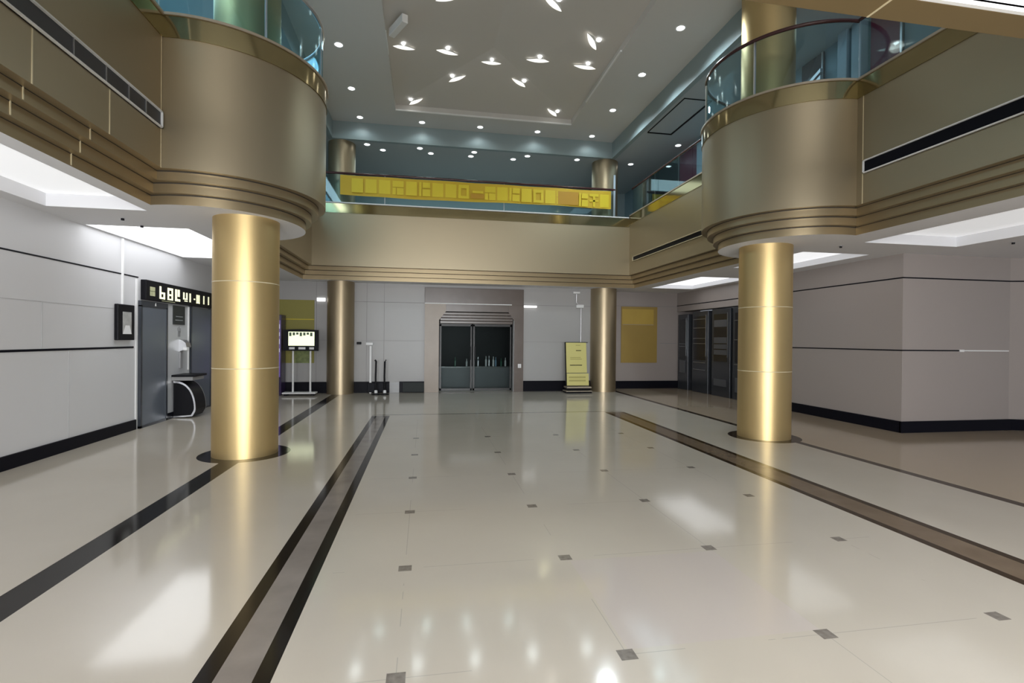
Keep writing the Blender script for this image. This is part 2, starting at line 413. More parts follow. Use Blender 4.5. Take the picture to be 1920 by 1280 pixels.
mb.box(-5.0, XL - .02, -6, 18, BANDZ1 - .2, BANDZ1 - .06); mb.box(XR + .02, 7.4, -6, 18, BANDZ1 - .2, BANDZ1 - .06); mb.box(XL - .02, XR + .02, YB + .02, 18, BANDZ1 - .2, BANDZ1 - .06)
for side in (-1, 1):
    a = drum_arc(side, 0.03)
    mb.prism(a, 'z', BANDZ1 - .2, BANDZ1 - .06)
struct(mb.build('floor_gallery', mat('gallery_floor', (0.3, 0.29, 0.27), 0.3)))

# ------------------------------------------------------------------ columns
def column(name, label, cx, cy, r, zt, seams, mt=None):
    t = thing(name, label, 'column', (cx, cy, 0), 'gold columns')
    MB().lathe([(r, 0.0), (r, zt)], (cx, cy), 64).build('shaft', mt or M_col, t, 40)
    for z in seams: plabel(MB().lathe([(r + .0005, z), (r + .003, z + .003), (r + .003, z + .009), (r + .0005, z + .012)], (cx, cy), 64, False).build('joint_ring', M_seam, t, 40), 'pale joint ring')
    return t
column('gold_column', 'front left gold clad round column under the left round balcony', -2.41, 7.42, 0.41, ZH, (1.17, 2.31))
column('gold_column', 'front right gold clad round column under the right round balcony', 5.64, 7.61, 0.41, ZH, (1.10, 2.15))
column('gold_column', 'far left gold clad round column beside the screen stand', -2.36, 14.98, 0.37, ZH, (), M_colf)
column('gold_column', 'far right gold clad round column beside the yellow sign', 5.50, 15.0, 0.40, ZH, (), M_colf)

# ------------------------------------------------------------------ balcony fronts
def drum(side, label):
    cx, cy, R = DL if side < 0 else DR
    t = thing('round_balcony', label, 'balcony', (cx, cy, ZC), 'round balcony fronts')
    def arc_rows(prof, extra=0.0):
        cols = [[(x, y, z) for x, y in drum_arc(side, off, 60, extra)] for off, z in prof]
        return cols
    MB().sweep(arc_rows(PROF[6:])).build('face_panel', M_panel, t, 30)
    names = [(PROF[0:3], 0), (PROF[2:5], 1), (PROF[4:7], 2)]
    for pr, k in names:
        MB().sweep(arc_rows(pr)).build('stepped_moulding', M_step, t, 30)
        z = pr[1][1]
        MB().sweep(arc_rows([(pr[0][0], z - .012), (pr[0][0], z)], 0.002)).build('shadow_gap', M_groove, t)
    MB().sweep(arc_rows([(0, BANDZ0), (0, BANDZ1)], 0.012)).sweep(arc_rows([(0, BANDZ0), (.02, BANDZ0)], 0.012)).build('brass_band', M_band, t, 30)
    MB().sweep(arc_rows([(.1, BANDZ1 + .03), (0, BANDZ1 + .03), (0, BANDZ1), (.1, BANDZ1)], 0.03)).build('cap', M_cap, t, 30)
    # balustrade: curved glass, its clamps and handrail stand on the cap
    b = thing('glass_balustrade', ('blue tinted' if side < 0 else 'clear blue grey') + ' curved glass balustrade on the %s round balcony' % ('left' if side < 0 else 'right'), 'balustrade', (cx, cy, BANDZ1 + .03))
    a = drum_arc(side, 0.06, 60)
    n = len(a); cuts = [0, 15, 30, 45, 60] if side < 0 else [0, 20, 40, 60]
    for i, j in zip(cuts, cuts[1:]):
        MB().ribbon(a[i:j + 1], BANDZ1 + .03, 6.14, .012).build('glass_pane', M_glb if side < 0 else M_gl, b, 30)
    for i in cuts[1:-1]:
        x, y = a[i]
        MB().box(x - .012, x + .012, y - .012, y + .012, BANDZ1 + .03, 6.14).build('glass_joint', M_silver, b)
    MB().tube([(x, y, 6.17) for x, y in a], .028).build('handrail', M_rail if side > 0 else M_silver, b, 40)
    return t
drum(-1, 'round champagne metal balcony bulging out on the left')
drum(1, 'round champagne metal balcony bulging out on the right')

def flat_front(name, label, side, y0, y1, seams=(), mitre_end=False):
    """straight balcony front along y; the profile steps in towards the bottom"""
    X = XL if side < 0 else XR
    sg = -1 if side < 0 else 1
    t = thing(name, label, 'balcony', (X, (y0 + y1) / 2, ZC), 'straight balcony fronts')
    def rows(prof, e=0.0):
        r = []
        for off, z in prof:
            x = X + sg * (off - e); 
            dd = sqrt(max(0, (DL[2] - off) ** 2 - (abs(X + sg * off - (DL if side < 0 else DR)[0])) ** 2))
            cy = (DL if side < 0 else DR)[1]
            a = 2.12 if y0 < -1 else cy + dd
            b = (YB + off - e) if mitre_end else cy - dd
            r.append([(x, a, z), (x, b, z)])
        return r
    MB().sweep(rows(PROF[6:])).build('face_panel', M_panel, t)
    for pr in (PROF[0:3], PROF[2:5], PROF[4:7]):
        MB().sweep(rows(pr)).build('stepped_moulding', M_step, t)
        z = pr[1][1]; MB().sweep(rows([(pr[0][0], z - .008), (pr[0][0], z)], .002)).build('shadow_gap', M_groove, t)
    MB().sweep(rows([(0, BANDZ0), (0, BANDZ1)], .012)).sweep(rows([(.02, BANDZ0), (0, BANDZ0)], .012)).build('brass_band', M_band, t)
    MB().sweep(rows([(.1, BANDZ1 + .03), (0, BANDZ1 + .03), (0, BANDZ1), (.1, BANDZ1)], .03)).build('cap', M_cap, t)
    for off, y, z0, z1 in seams:
        x = X + sg * off
        MB().box(min(x, x - sg * .004), max(x, x - sg * .004), y, y + .012, z0, z1).build('panel_joint', M_seam, t)
    ya = rows(PROF[6:])[0][0][1]; yb = rows(PROF[6:])[0][1][1]
    xg = X + sg * .05
    b = thing('glass_balustrade', 'straight glass balustrade ' + {(-1, True): 'on the far left balcony front', (-1, False): 'on the near left balcony front', (1, True): 'on the far right balcony front before the dark shop panels', (1, False): 'on the near right balcony front'}[(side, mitre_end)], 'balustrade', (xg, (ya + yb) / 2, BANDZ1 + .03))
    k = 3 if mitre_end else 6
    for i in range(k):
        p0 = ya + (yb - ya) * i / k; p1 = ya + (yb - ya) * (i + 1) / k - (.1 if (mitre_end and i == k - 1) else 0)
        MB().box(xg - .006, xg + .006, p0 + .006, p1 - .006, BANDZ1 + .03, 6.06 if mitre_end else 6.14).build('glass_pane', M_gl if side > 0 else M_glb, b)
    MB().tube([(xg, ya, 6.09 if mitre_end else 6.17), (xg, yb - (.05 if mitre_end else 0), 6.09 if mitre_end else 6.17)], .026).build('handrail', M_rail if side > 0 else M_silver, b, 40)
    MB().box(xg - .015, xg + .015, ya, yb - (.08 if mitre_end else 0), BANDZ1 + .03, BANDZ1 + .06).build('base_rail', M_cap, b)
    return t
sm = [(0, y, z0, z1) for y in (4.46, 5.43) for z0, z1 in ((3.53, 3.96),)] + [(.10, y - .08, 3.43, 3.53) for y in (4.6, 5.4)] + [(.20, y, 3.31, 3.42) for y in (4.54, 5.35)] + [(.28, 5.36, 3.19, 3.30)]
flat_front('balcony_front', 'near left straight champagne balcony front with a white framed grille', -1, -6, 6.4, sm + [(0, 6.385, 3.53, 5.03)])
flat_front('balcony_front', 'far left straight champagne balcony front beyond the round balcony', -1, 9, 14.2, (), True)
flat_front('balcony_front', 'near right straight champagne balcony front with a black grille', 1, -6, 6.2, [(0, 6.08, 3.53, 5.03), (0, 4.0, 3.53, 3.9)])
flat_front('balcony_front', 'far right straight champagne balcony front beyond the round balcony', 1, 9, 14.2, (), True)
# back front
t = thing('balcony_front', 'wide back champagne balcony front below the yellow banner', 'balcony', (1.5, YB, ZC), 'straight balcony fronts')
def brow(prof, e=0.0): return [[(XL - off + e, YB + off - e, z), (XR + off - e, YB + off - e, z)] for off, z in prof]
MB().sweep(brow(PROF[6:])).build('face_panel', M_panel, t)
for pr in (PROF[0:3], PROF[2:5], PROF[4:7]):
    MB().sweep(brow(pr)).build('stepped_moulding', M_step, t)
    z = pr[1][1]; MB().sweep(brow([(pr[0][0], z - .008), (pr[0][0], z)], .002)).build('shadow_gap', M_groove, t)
MB().sweep(brow([(0, BANDZ0 - .07), (0, BANDZ1 - .07)], .012)).build('brass_band', M_band, t)
MB().sweep(brow([(.1, BANDZ1 - .03), (0, BANDZ1 - .03), (0, BANDZ1 - .06), (.1, BANDZ1 - .06)], .03)).build('cap', M_white, t)
b = thing('glass_balustrade', 'wide glass balustrade with dark red handrail behind the yellow banner', 'balustrade', (1.5, YB + .06, BANDZ1))
for x0, x1 in ((-2.95, -1.12), (-1.1, 2.2), (2.22, 5.50)):
    MB().box(x0, x1, YB + .055, YB + .067, BANDZ1 - .03, 6.02).build('glass_pane', M_gl, b)
for x in (-1.11, 2.21, 5.53):
    MB().box(x - (.03 if x > 5 else .008), x + (.03 if x > 5 else .008), YB + .045, YB + .077, BANDZ1 - .03, 6.03 if x < 5 else 6.5).build('post', M_silver, b)
MB().tube([(-2.9, YB + .06, 6.05), (0, YB + .06, 6.06), (3, YB + .06, 6.06), (5.55, YB + .06, 6.06)], .032).build('handrail', M_rail, b, 40)

# yellow banner
t = thing('banner', 'long yellow banner with pale lettering hung on the back balustrade', 'banner', (1.6, YB, 5.75))
NB = 40; y = YB - .0
rows = []
for z in (0, 1):
    r = []
    for k in range(NB + 1):
        u = k / NB; x = -2.28 + 7.68 * u
        zt = 5.99 - .0 * u; zb = 5.46 - .06 * sin(u * pi * 2) * .4
        r.append((x, YB + .018 * sin(u * 30), zb if z == 0 else zt))
    rows.append(r)
MB().sweep(rows).build('cloth', M_yel, t, 60)
def strokes(chars, x, z0, h, w, gap, y, mt, parent, ax='x', name='lettering', th=.004):
    """block glyphs on a plane: each char a list of rectangles in a unit box"""
    out_ = []
    for ch in chars:
        if ch is None: x += w + gap; continue
        mbb = MB()
        for a, b_, c, d in ch:
            if ax == 'x': mbb.box(x + a * w, x + c * w, y - th, y, z0 + b_ * h, z0 + d * h)
            else: mbb.box(y, y + th, x + a * w, x + c * w, z0 + b_ * h, z0 + d * h)
        out_.append(mbb.build(name, mt, parent)); x += w + gap
    return out_
R_ = [(0, 0, 1, 1)]
G1 = [(0, .55, 1, 1), (0, 0, .3, .5), (.4, 0, 1, .5)]
G2 = [(0, .8, 1, 1), (.38, 0, .62, .8), (0, .4, 1, .52)]
G3 = [(0, 0, .25, 1), (.75, 0, 1, 1), (.25, .75, .75, 1), (.25, 0, .75, .2)]
G4 = [(0, .45, 1, .62)]
G5 = [(0, 0, .2, 1), (.3, .6, 1, 1), (.3, 0, 1, .5)]
strokes([R_, R_, R_, G1, R_, G5, R_, R_, G3], -1.98, 5.53, .38, .30, .06, YB - .02, M_yel2, t)
strokes([G4, G1, R_, G5, R_, G3, R_, G1], 1.30, 5.53, .38, .30, .05, YB - .02, M_yel2, t)
strokes([G4, G5, G2, R_], 4.1, 5.50, .38, .27, .05, YB - .02, M_yel2, t)
MB().box(1.25, 1.62, YB - .024, YB - .02, 5.55, 5.68).build('orange_patch', M_orange, t)
MB().box(3.78, 4.4, YB - .0255, YB - .0205, 5.52, 5.9).build('orange_patch', M_orange, t)

# ------------------------------------------------------------------ linear air grilles
def grille(label, side, y0, y1, z0, z1, cells, bright):
    X = XL if side < 0 else XR; sg = 1 if side < 0 else -1
    t = thing('air_grille', label, 'air grille', (X, y1, z0), 'slot grilles in the balcony fronts')
    fx = lambda a, b: (min(X + sg * a, X + sg * b), max(X + sg * a, X + sg * b))
    a, b = fx(.001, .012); MB().box(a, b, y0, y1, z0, z1).build('dark_slot', mat('grille_dark', (0.03, 0.03, 0.035), 0.4) if side < 0 else M_black, t)
    a, b = fx(.001, .035); e = .014
    mb = MB().box(a, b, y0, y1, z0, z0 + e).box(a, b, y0, y1, z1 - e, z1).box(a, b, y1 - e, y1, z0, z1).box(a, b, y0, y0 + e, z0, z1)
    mb.build('frame', M_white if bright else M_seam, t)
    a, b = fx(.012, .022)
    for y in cells: MB().box(a, b, y, y + .006, z0, z1).build('divider', M_silver, t)
    return t
grille('long white framed dark air grille in the near left balcony front', -1, 2.3, 6.37, 3.97, 4.16, (4.9, 5.35, 5.72, 6.04), True)
grille('long white framed black air grille in the near right balcony front', 1, 2.3, 6.06, 3.94, 4.12, (), True)
grille('thin black air grille in the far right balcony front', 1, 9.2, 13.9, 3.90, 4.04, (), False)

# ------------------------------------------------------------------ beam and white ceiling at the upper right
t = thing('gold_beam', 'flat gold clad beam crossing overhead at the upper right corner', 'beam', (1.5, 2.03, ZC))
MB().box(-3.28, 6.28, 1.95, 2.10, ZC - .02, 5.3, .004).build('cladding', mat('brown_gold', (0.25, 0.18, 0.085), .4, .5), t)
MB().box(2.075, 2.085, 1.955, 2.095, ZC - .023, ZC - .0195).build('panel_joint', M_seam, t)
MB().box(-3.28, 6.28, 1.93, 1.95, ZC - .02, ZC + .01).build('edge_strip', M_lip, t)

# ------------------------------------------------------------------ downlights
def downlight(loc, label, r=.07, group='recessed downlights'):
    if 'proto' not in downlight.__dict__:
        t = thing('downlight', label, 'downlight', loc, group)
        x, y, z = loc
        MB().lathe([(r, z - .004), (r + .025, z - .012), (r + .028, z)], (x, y), 24, False).build('trim_ring', M_white, t, 40)
        MB().lathe([(r, z - .010), (r * .7, z - .018)], (x, y), 20, True).build('lens', M_lens, t, 40)
        downlight.proto = t; return t
    c = copy_tree(downlight.proto, loc); c['label'] = label; c['group'] = group; return c
back_names = ['leftmost', 'second from the left', 'middle', 'second from the right', 'rightmost']
for n_, x in zip(back_names, (-1.78, -.12, 1.5, 3.16, 4.8)):
    downlight((x, 14.2, ZH), '%s downlight in the back row of the high ceiling' % n_); spot('downlight_lamp', (x, 14.2, ZH - .03), 9, 150, .4, (.85, .98, 1.0))
for n_, y in zip(('nearest', 'middle', 'farthest'), (8.97, 10.7, 12.49)):
    downlight((4.78, y, ZH), '%s downlight along the right edge of the high ceiling' % n_); spot('downlight_lamp', (4.78, y, ZH - .03), 150, 152, .45, (.82, .95, 1.0))
for n_, y in zip(('nearer', 'farther'), (10.77, 12.6)):
    downlight((-1.78, y, ZH), '%s downlight along the left edge of the high ceiling' % n_); spot('downlight_lamp', (-1.78, y, ZH - .03), 26, 155, .4, (.85, .96, 1.0))
for n_, x in zip(back_names, (-1.25, .14, 1.33, 2.63)):
    downlight((x, 15.2, ZG), '%s of the downlights on the teal back gallery ceiling, rear row' % n_)
    spot('downlight_lamp', (x, 15.2, ZG - .03), 5, 150, .5, (.7, 1, 1))
for n_, x, y in (('left', -1.66, 14.85), ('centre left', -.18, 14.85), ('centre', 1.4, 14.85), ('centre right', 3.0, 14.85), ('right', 4.55, 14.85)):
    downlight((x, y, ZG), '%s downlight close behind the teal beam over the back gallery' % n_)
downlight((6.31, 14.9, ZG), 'far downlight on the dark right gallery ceiling')
downlight((7.0, 13.2, ZG), 'near downlight on the dark right gallery ceiling beside the shop panels')
spot('downlight_lamp', (6.0, 12.0, ZG - .05), 6, 150, .5, (.6, .9, 1))

# scalloped accent lamps in the tray: a bulb and the crescent of its light, put in as a glowing shape
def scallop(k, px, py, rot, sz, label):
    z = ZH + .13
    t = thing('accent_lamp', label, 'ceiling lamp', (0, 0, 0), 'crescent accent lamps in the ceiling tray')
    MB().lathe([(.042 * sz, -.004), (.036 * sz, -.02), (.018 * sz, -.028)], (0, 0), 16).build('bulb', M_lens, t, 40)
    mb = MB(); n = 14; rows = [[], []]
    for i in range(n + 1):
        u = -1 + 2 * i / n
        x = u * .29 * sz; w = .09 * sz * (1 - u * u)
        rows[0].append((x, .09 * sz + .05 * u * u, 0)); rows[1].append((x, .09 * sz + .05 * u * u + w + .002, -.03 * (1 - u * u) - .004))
    mb.sweep(rows).build('glow_crescent', M_scallop_glow, t, 60)
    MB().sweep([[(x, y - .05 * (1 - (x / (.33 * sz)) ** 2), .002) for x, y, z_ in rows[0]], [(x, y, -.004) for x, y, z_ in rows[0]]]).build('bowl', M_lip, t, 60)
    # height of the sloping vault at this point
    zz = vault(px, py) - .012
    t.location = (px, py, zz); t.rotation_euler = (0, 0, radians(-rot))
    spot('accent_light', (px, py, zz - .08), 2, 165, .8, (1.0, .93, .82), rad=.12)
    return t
def vault(x, y):
    zs = [ZH + .15 + .27 * (x - TX0) / (1.45 - TX0), ZH + .15 + .27 * (TX1 - x) / (TX1 - 1.45), ZH + .15 + .27 * (TY1 - y) / (TY1 - 11.0)]
    return min(zs)
q = lambda x, y: ((x) * 1.035, (y) * 1.035)
SC = [(1.41, 11.01, 0, .8, 'centre crescent lamp where the tray diagonals meet'),
      (2.26, 11.64, -38, 1, 'crescent lamp right behind the centre on the back right diagonal'),
      (3.37, 12.77, -45, 1, 'crescent lamp in the back right corner of the tray'),
      (.58, 11.72, 40, 1, 'crescent lamp left behind the centre on the back left diagonal'),
      (-.39, 12.82, 45, 1, 'crescent lamp in the back left corner of the tray'),
      (2.39, 10.58, 5, 1, 'crescent lamp just right of the tray centre'),
      (3.43, 10.45, -3, 1, 'crescent lamp at the right edge of the tray, in line with the centre'),
      (.43, 10.61, -18, 1, 'crescent lamp just left of the tray centre'),
      (-.47, 10.43, -10, .9, 'crescent lamp at the left edge of the tray'),
      (3.37, 9.6, -55, 1.1, 'crescent lamp near the right edge, nearer than the centre row'),
      (2.32, 8.75, -42, 1.1, 'large crescent lamp cut by the top of the picture'),
      (.31, 8.9, 25, 1, 'crescent lamp nearest the viewer at the top left of the tray')]
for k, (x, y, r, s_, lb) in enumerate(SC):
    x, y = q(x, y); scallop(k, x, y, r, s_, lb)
# white hatch at the left edge of the tray
t = thing('ceiling_box', 'small white boxed fixture on the left edge of the ceiling tray', 'ceiling fixture', (-.55, 9.95, ZH))
MB().box(-.30, .30, -.06, .06, -.16, .0, .01, Matrix.Translation((-.55, 9.95, ZH + .10)) @ Matrix.Rotation(radians(-62), 4, 'Z')).build('housing', M_lip, t)
MB().box(-.80, -.785, 10.1, 10.9, ZH - .03, ZH, 0).build('edge_strip', M_lip, t)
# access hatch in the gallery ceiling
t = thing('access_hatch', 'black edged rectangular access hatch in the right gallery ceiling', 'hatch', (6.1, 11.6, ZG))
MB().box(5.78, 6.42, 10.62, 12.5, ZG - .012, ZG).build('panel', M_gceil, t)
MB().box(5.76, 6.44, 12.48, 12.52, ZG - .03, ZG).box(6.40, 6.44, 10.6, 12.5, ZG - .03, ZG).box(5.76, 5.775, 10.6, 12.5, ZG - .02, ZG).box(5.76, 6.44, 10.6, 10.61, ZG - .02, ZG).build('frame', M_blackm, t)

# ------------------------------------------------------------------ shops of the right gallery
M_dred = mat('dark_red_glass', (0.16, 0.012, 0.045), 0.3, 0, .2); M_dgl = mat('dark_shop_glass', (0.02, 0.022, 0.03), 0.1)
M_blg = mat('blue_grey_pillar', (0.30, 0.38, 0.45), 0.4)
def shop_panel(label, y0, y1, mt, nm='shop_panel'):
    t = thing(nm, label, 'shop panel', (7.38, (y0 + y1) / 2, BANDZ1), 'shop panels of the right gallery')
    MB().box(7.35, 7.38, y0, y1, BANDZ1 - .06, ZG - .04).build('pane', mt, t)
    MB().box(7.33, 7.38, y0, y0 + .03, BANDZ1 - .06, ZG - .04).build('mullion', M_silver, t)
    return t
shop_panel('dark red shop panel beyond the right round balcony', 12.7, 13.75, M_dred)
shop_panel('black shop panel left of the far dark red one', 13.78, 15.3, M_dgl)
shop_panel('dark grey shop panel farthest along the right gallery', 15.33, 16.3, mat('dark_grey_glass', (0.05, 0.055, 0.07), 0.15))
shop_panel('dark red shop panel above the near right balcony front', 6.75, 7.33, M_dred)
shop_panel('dark shop window above the right round balcony', 8.35, 8.9, M_dgl)
for n_, (y0, y1) in (('pale blue grey pillar left of the near dark red shop panel', (7.42, 7.62)), ('slim blue grey pillar above the right round balcony', (7.72, 7.92)), ('blue grey pillar beside the far dark red shop panel', (12.3, 12.65))):
    tag(MB().box(7.25, 7.40, y0, y1, BANDZ1 - .06, ZG, .01).build('gallery_pillar', M_blg, origin=(7.32, (y0 + y1) / 2, BANDZ1 - .06)), n_, 'pillar', 'gallery pillars')
# parallel light metal slats (escalator flank) behind the glass
t = thing('escalator_flank', 'slanting pale metal slats of an escalator flank behind the right glass', 'escalator', (7.3, 9, BANDZ1))
for k in range(4):
    z = 5.9 + k * .13
    MB().prism([(8.3, z + .35), (8.3, z + .42), (10.3, z - .33), (10.3, z - .40)], 'x', 7.24, 7.30).build('slat', M_silver, t)

# ------------------------------------------------------------------ portal in the back wall
t = thing('marble_portal', 'brown marble surround of the central doorway', 'doorway', (1.5, 15.1, 0))
plabel(MB().box(0.0, 2.97, 15.03, 15.098, 2.62, 3.10, .005).build('lintel', M_brown, t), 'dark brown lintel')
plabel(MB().prism([(0, 0), (.42, 0), (.42, 2.14), (.62, 2.40), (.62, 2.62), (0, 2.62)], 'y', 15.03, 15.098).build('jamb', M_tan, t), 'tan left jamb')
plabel(MB().prism([(2.69, 0), (2.97, 0), (2.97, 2.62), (2.5, 2.62), (2.5, 2.40), (2.69, 2.14)], 'y', 15.03, 15.098).build('jamb', M_brown, t), 'brown right jamb')
MB().box(.62, 2.5, 15.05, 15.098, 2.40, 2.62).build('header', M_brown, t)
for k in range(4):
    z = 2.36 - k * .085
    MB().box(.45, 2.66, 15.10 + .03 * k, 15.15 + .03 * k, z - .06, z + .02, .012).build('rib', M_brown, t)
plabel(MB().box(0, 2.6, 15.02, 15.032, 2.615, 2.64).build('trim_line', M_lip, t), 'pale trim line')
t = thing('door', 'dark glass double door in the central doorway', 'door', (1.55, 15.35, 0)); t.name = 'glass_door'
for x0, x1 in ((.45, 1.42), (1.46, 2.64)):
    g = MB().box(x0 + .04, x1 - .02, 15.33, 15.345, .06, 2.0).build('leaf', M_gd, t)
    MB().box(x0, x0 + .05, 15.31, 15.36, 0.02, 2.02).box(x1 - .04, x1, 15.31, 15.36, 0.02, 2.02).box(x0, x1, 15.31, 15.36, 1.97, 2.04).box(x0, x1, 15.31, 15.36, 0.02, .08).build('frame', mat('dark_frame', (0.03, 0.03, 0.03), 0.4, 0.3), t)
MB().box(1.36, 1.40, 15.27, 15.31, .95, 1.35, .005).box(1.5, 1.54, 15.27, 15.31, .95, 1.35, .005).build('handle', M_blackm, t)
area('back_room_fill', (1.6, 16.9, 2.5), (1.5, 16.2, 0), 1.5, .4, 2.2, (.85, .95, 1))  # added fill light so the bottles show in the dark room
# dim room behind
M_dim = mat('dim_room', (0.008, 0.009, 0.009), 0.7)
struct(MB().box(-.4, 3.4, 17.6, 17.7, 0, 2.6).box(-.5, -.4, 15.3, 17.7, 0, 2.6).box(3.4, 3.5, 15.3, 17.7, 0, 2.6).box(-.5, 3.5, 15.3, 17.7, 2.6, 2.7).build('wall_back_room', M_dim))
t = thing('counter', 'grey counter inside the dark central doorway', 'counter', (1.6, 16.3, 0))
MB().box(.3, 2.9, 16.2, 16.6, 0.0, .66).build('body', mat('counter_grey', (0.11, 0.115, 0.12), 0.4), t)
MB().box(.28, 2.92, 16.17, 16.62, .66, .70, .005).build('worktop', mat('counter_top', (0.10, 0.10, 0.10), 0.2), t)
bp_ = None
cols_ = [M_white, M_silver, mat('blue_bottle', (0.25, 0.40, 0.55), .2), mat('green_bottle', (0.05, 0.16, 0.10), .2)]
for k, (x, h, ci) in enumerate(((.98, .30, 3), (1.35, .24, 0), (1.72, .30, 1), (1.98, .33, 0), (2.08, .34, 1), (2.22, .32, 0), (2.3, .30, 2), (2.48, .26, 3), (2.62, .28, 0))):
    b_ = MB().lathe([(.028, .70), (.03, .72), (.03, .70 + h * .6), (.012, .70 + h * .75), (.012, .70 + h)], (x, 16.3), 14).build('bottle', cols_[ci], origin=(x, 16.3, .70))
    tag(b_, '%s bottle standing on the counter inside the doorway, %s from the left' % (['white', 'silver', 'blue', 'green'][ci], ['first', 'second', 'third', 'fourth', 'fifth', 'sixth', 'seventh', 'eighth', 'ninth'][k]), 'bottle', 'bottles on the counter')

# ------------------------------------------------------------------ left wall: picture, pipe, doors, sign
t = thing('wall_display', 'black framed picture display on the left white wall', 'display', (-4.84, 9.15, 1.8))
MB().box(-4.85, -4.79, 8.93, 9.39, 1.52, 2.10, .01).build('frame', M_blackm, t)
pic = mat('grey_picture', (0.38, 0.38, 0.37), 0.3, var=(9, .6))
MB().box(-4.792, -4.785, 9.05, 9.29, 1.62, 1.98).build('picture', pic, t)
MB().prism([(9.05, 1.62), (9.29, 1.62), (9.23, 1.76), (9.12, 1.76)], 'x', -4.786, -4.783).build('pale_shape', M_white, t)
tag(MB().box(-4.85, -4.82, 9.105, 9.14, 2.10, 3.17, .004).build('cable_conduit', M_white, origin=(-4.84, 9.12, 2.1)), 'white vertical conduit above the black framed display', 'conduit')

t = thing('sliding_door', 'blue grey sliding door panel nearer the viewer under the lit sign', 'door', (-4.84, 10.05, 0), 'grey sliding doors')
MB().box(-4.84, -4.80, 9.62, 10.46, .03, 2.12).build('panel', M_bluegrey, t)
MB().box(-4.85, -4.79, 9.58, 10.50, 2.10, 2.20).box(-4.85, -4.79, 9.58, 9.63, 0, 2.12).box(-4.85, -4.79, 10.45, 10.50, 0, 2.12).box(-4.85, -4.79, 9.58, 10.5, 0, .04).build('frame', mat('door_frame_dark', (0.03, 0.035, 0.045), .3), t)
MB().prism([(10.03, 2.13), (10.07, 2.13), (10.06, 2.19), (10.04, 2.17)], 'x', -4.79, -4.786).build('sticker', M_white, t)
t = thing('sliding_door', 'blue grey sliding door panel farther from the viewer beside the front column', 'door', (-4.84, 11.95, 0), 'grey sliding doors')
MB().box(-4.84, -4.80, 11.50, 12.44, .03, 2.2).build('panel', M_bluegrey, t)
MB().box(-4.85, -4.79, 11.47, 11.51, 0, 2.22).box(-4.85, -4.79, 12.43, 12.48, 0, 2.22).box(-4.85, -4.79, 11.47, 12.48, 0, .04).build('frame', MATS['door_frame_dark'], t)
t = thing('sign_box', 'black sign box with lit characters over the grey doors', 'sign', (-4.8, 11, 2.4))
MB().box(-4.85, -4.76, 9.68, 12.5, 2.225, 2.57, .006).build('housing', M_blackm, t)
M_letter = mat('lit_letter', (.8, .8, .6), .5, emit=(0.85, 0.85, 0.55), es=.75)
M_letterd = mat('dim_letter', (.3, .3, .2), .5, emit=(0.3, 0.32, 0.16), es=.4)
LB = [(0, 0, .28, 1), (.28, .0, .95, .15), (.7, 0, .95, .5), (.28, .4, .95, .55)]
LA = [(0, .8, 1, 1), (0, 0, .25, .8), (.75, 0, 1, .8), (.25, .35, .75, .5), (.25, 0, .75, .12)]
LL = [(0, 0, .35, 1), (.35, 0, 1, .2), (.5, .4, .9, 1)]
LU = [(0, .3, .3, 1), (.7, .3, 1, 1), (0, .2, 1, .35), (.3, 0, 1, .12)]
LI = [(.35, 0, .65, 1)]
LD = [(.3, .35, .7, .5)]
LW = [(0, 0, .25, 1), (.38, 0, .6, 1), (.75, 0, 1, 1), (0, 0, 1, .12)]
def sign_letters(chars, y, zz, h, w, gap, mt): strokes(chars, y, zz, h, w, gap, -4.76, mt, t, 'y', 'character', .006)
sign_letters([G1], 9.80, 2.30, .16, .16, .1, M_letterd)
sign_letters([LB, LA, LL], 10.12, 2.27, .23, .20, .09, M_letter)
sign_letters([LU, LI], 11.03, 2.29, .18, .18, .03, M_letter)
sign_letters([LD, LW], 11.45, 2.29, .18, .15, .02, M_letter)
sign_letters([LI, LI], 11.90, 2.29, .18, .16, .08, M_letter)
MB().box(-4.76, -4.757, 10.2, 10.7, 2.235, 2.245).build('small_text', M_letterd, t)
# wall bay between the doors
t = thing('wall_bay', 'pale grey service bay between the two grey doors', 'wall panel', (-4.84, 10.98, 0))
MB().box(-4.85, -4.82, 10.52, 11.46, .12, 2.2).build('panel', mat('bay_grey', (0.52, 0.53, 0.55), .35), t)
MB().box(-4.85, -4.80, 10.52, 10.95, 0, .12).build('plinth', M_black, t)
MB().box(-4.82, -4.805, 11.38, 11.42, .9, 2.2).build('edge_strip', M_white, t)
t = thing('notice', 'dark square notice above the hand dryer', 'notice', (-4.81, 11, 2.0))
MB().box(-4.82, -4.805, 10.74, 11.22, 1.82, 2.19).build('board', mat('notice_black', (0.02, 0.025, 0.025), .4), t)
for k in range(2): MB().box(-4.805, -4.803, 10.82 + .02 * k, 11.12, 1.90 + k * .07, 1.915 + k * .07).build('text_line', mat('notice_text', (.3, .32, .33), .5), t)
t = thing('wall_symbol', 'small grey hand symbol below the dark notice', 'symbol', (-4.815, 11, 1.7))
MB().box(-4.82, -4.815, 10.95, 11.05, 1.58, 1.70, .002).box(-4.82, -4.815, 10.93, 10.96, 1.70, 1.76).box(-4.82, -4.815, 10.98, 11.01, 1.70, 1.78).box(-4.82, -4.815, 11.03, 11.06, 1.66, 1.75).build('hand', mat('symbol_grey', (.28, .28, .29), .5), t)
t = thing('hand_dryer', 'white wall mounted hand dryer with a dark nozzle above the black bin', 'hand dryer', (-4.7, 11.1, 1.4))
pr = [(-4.82, 1.28), (-4.72, 1.33), (-4.68, 1.38), (-4.70, 1.46), (-4.76, 1.51), (-4.82, 1.53)]
MB().prism(pr, 'y', 11.0, 11.2).build('body', M_silver, t)
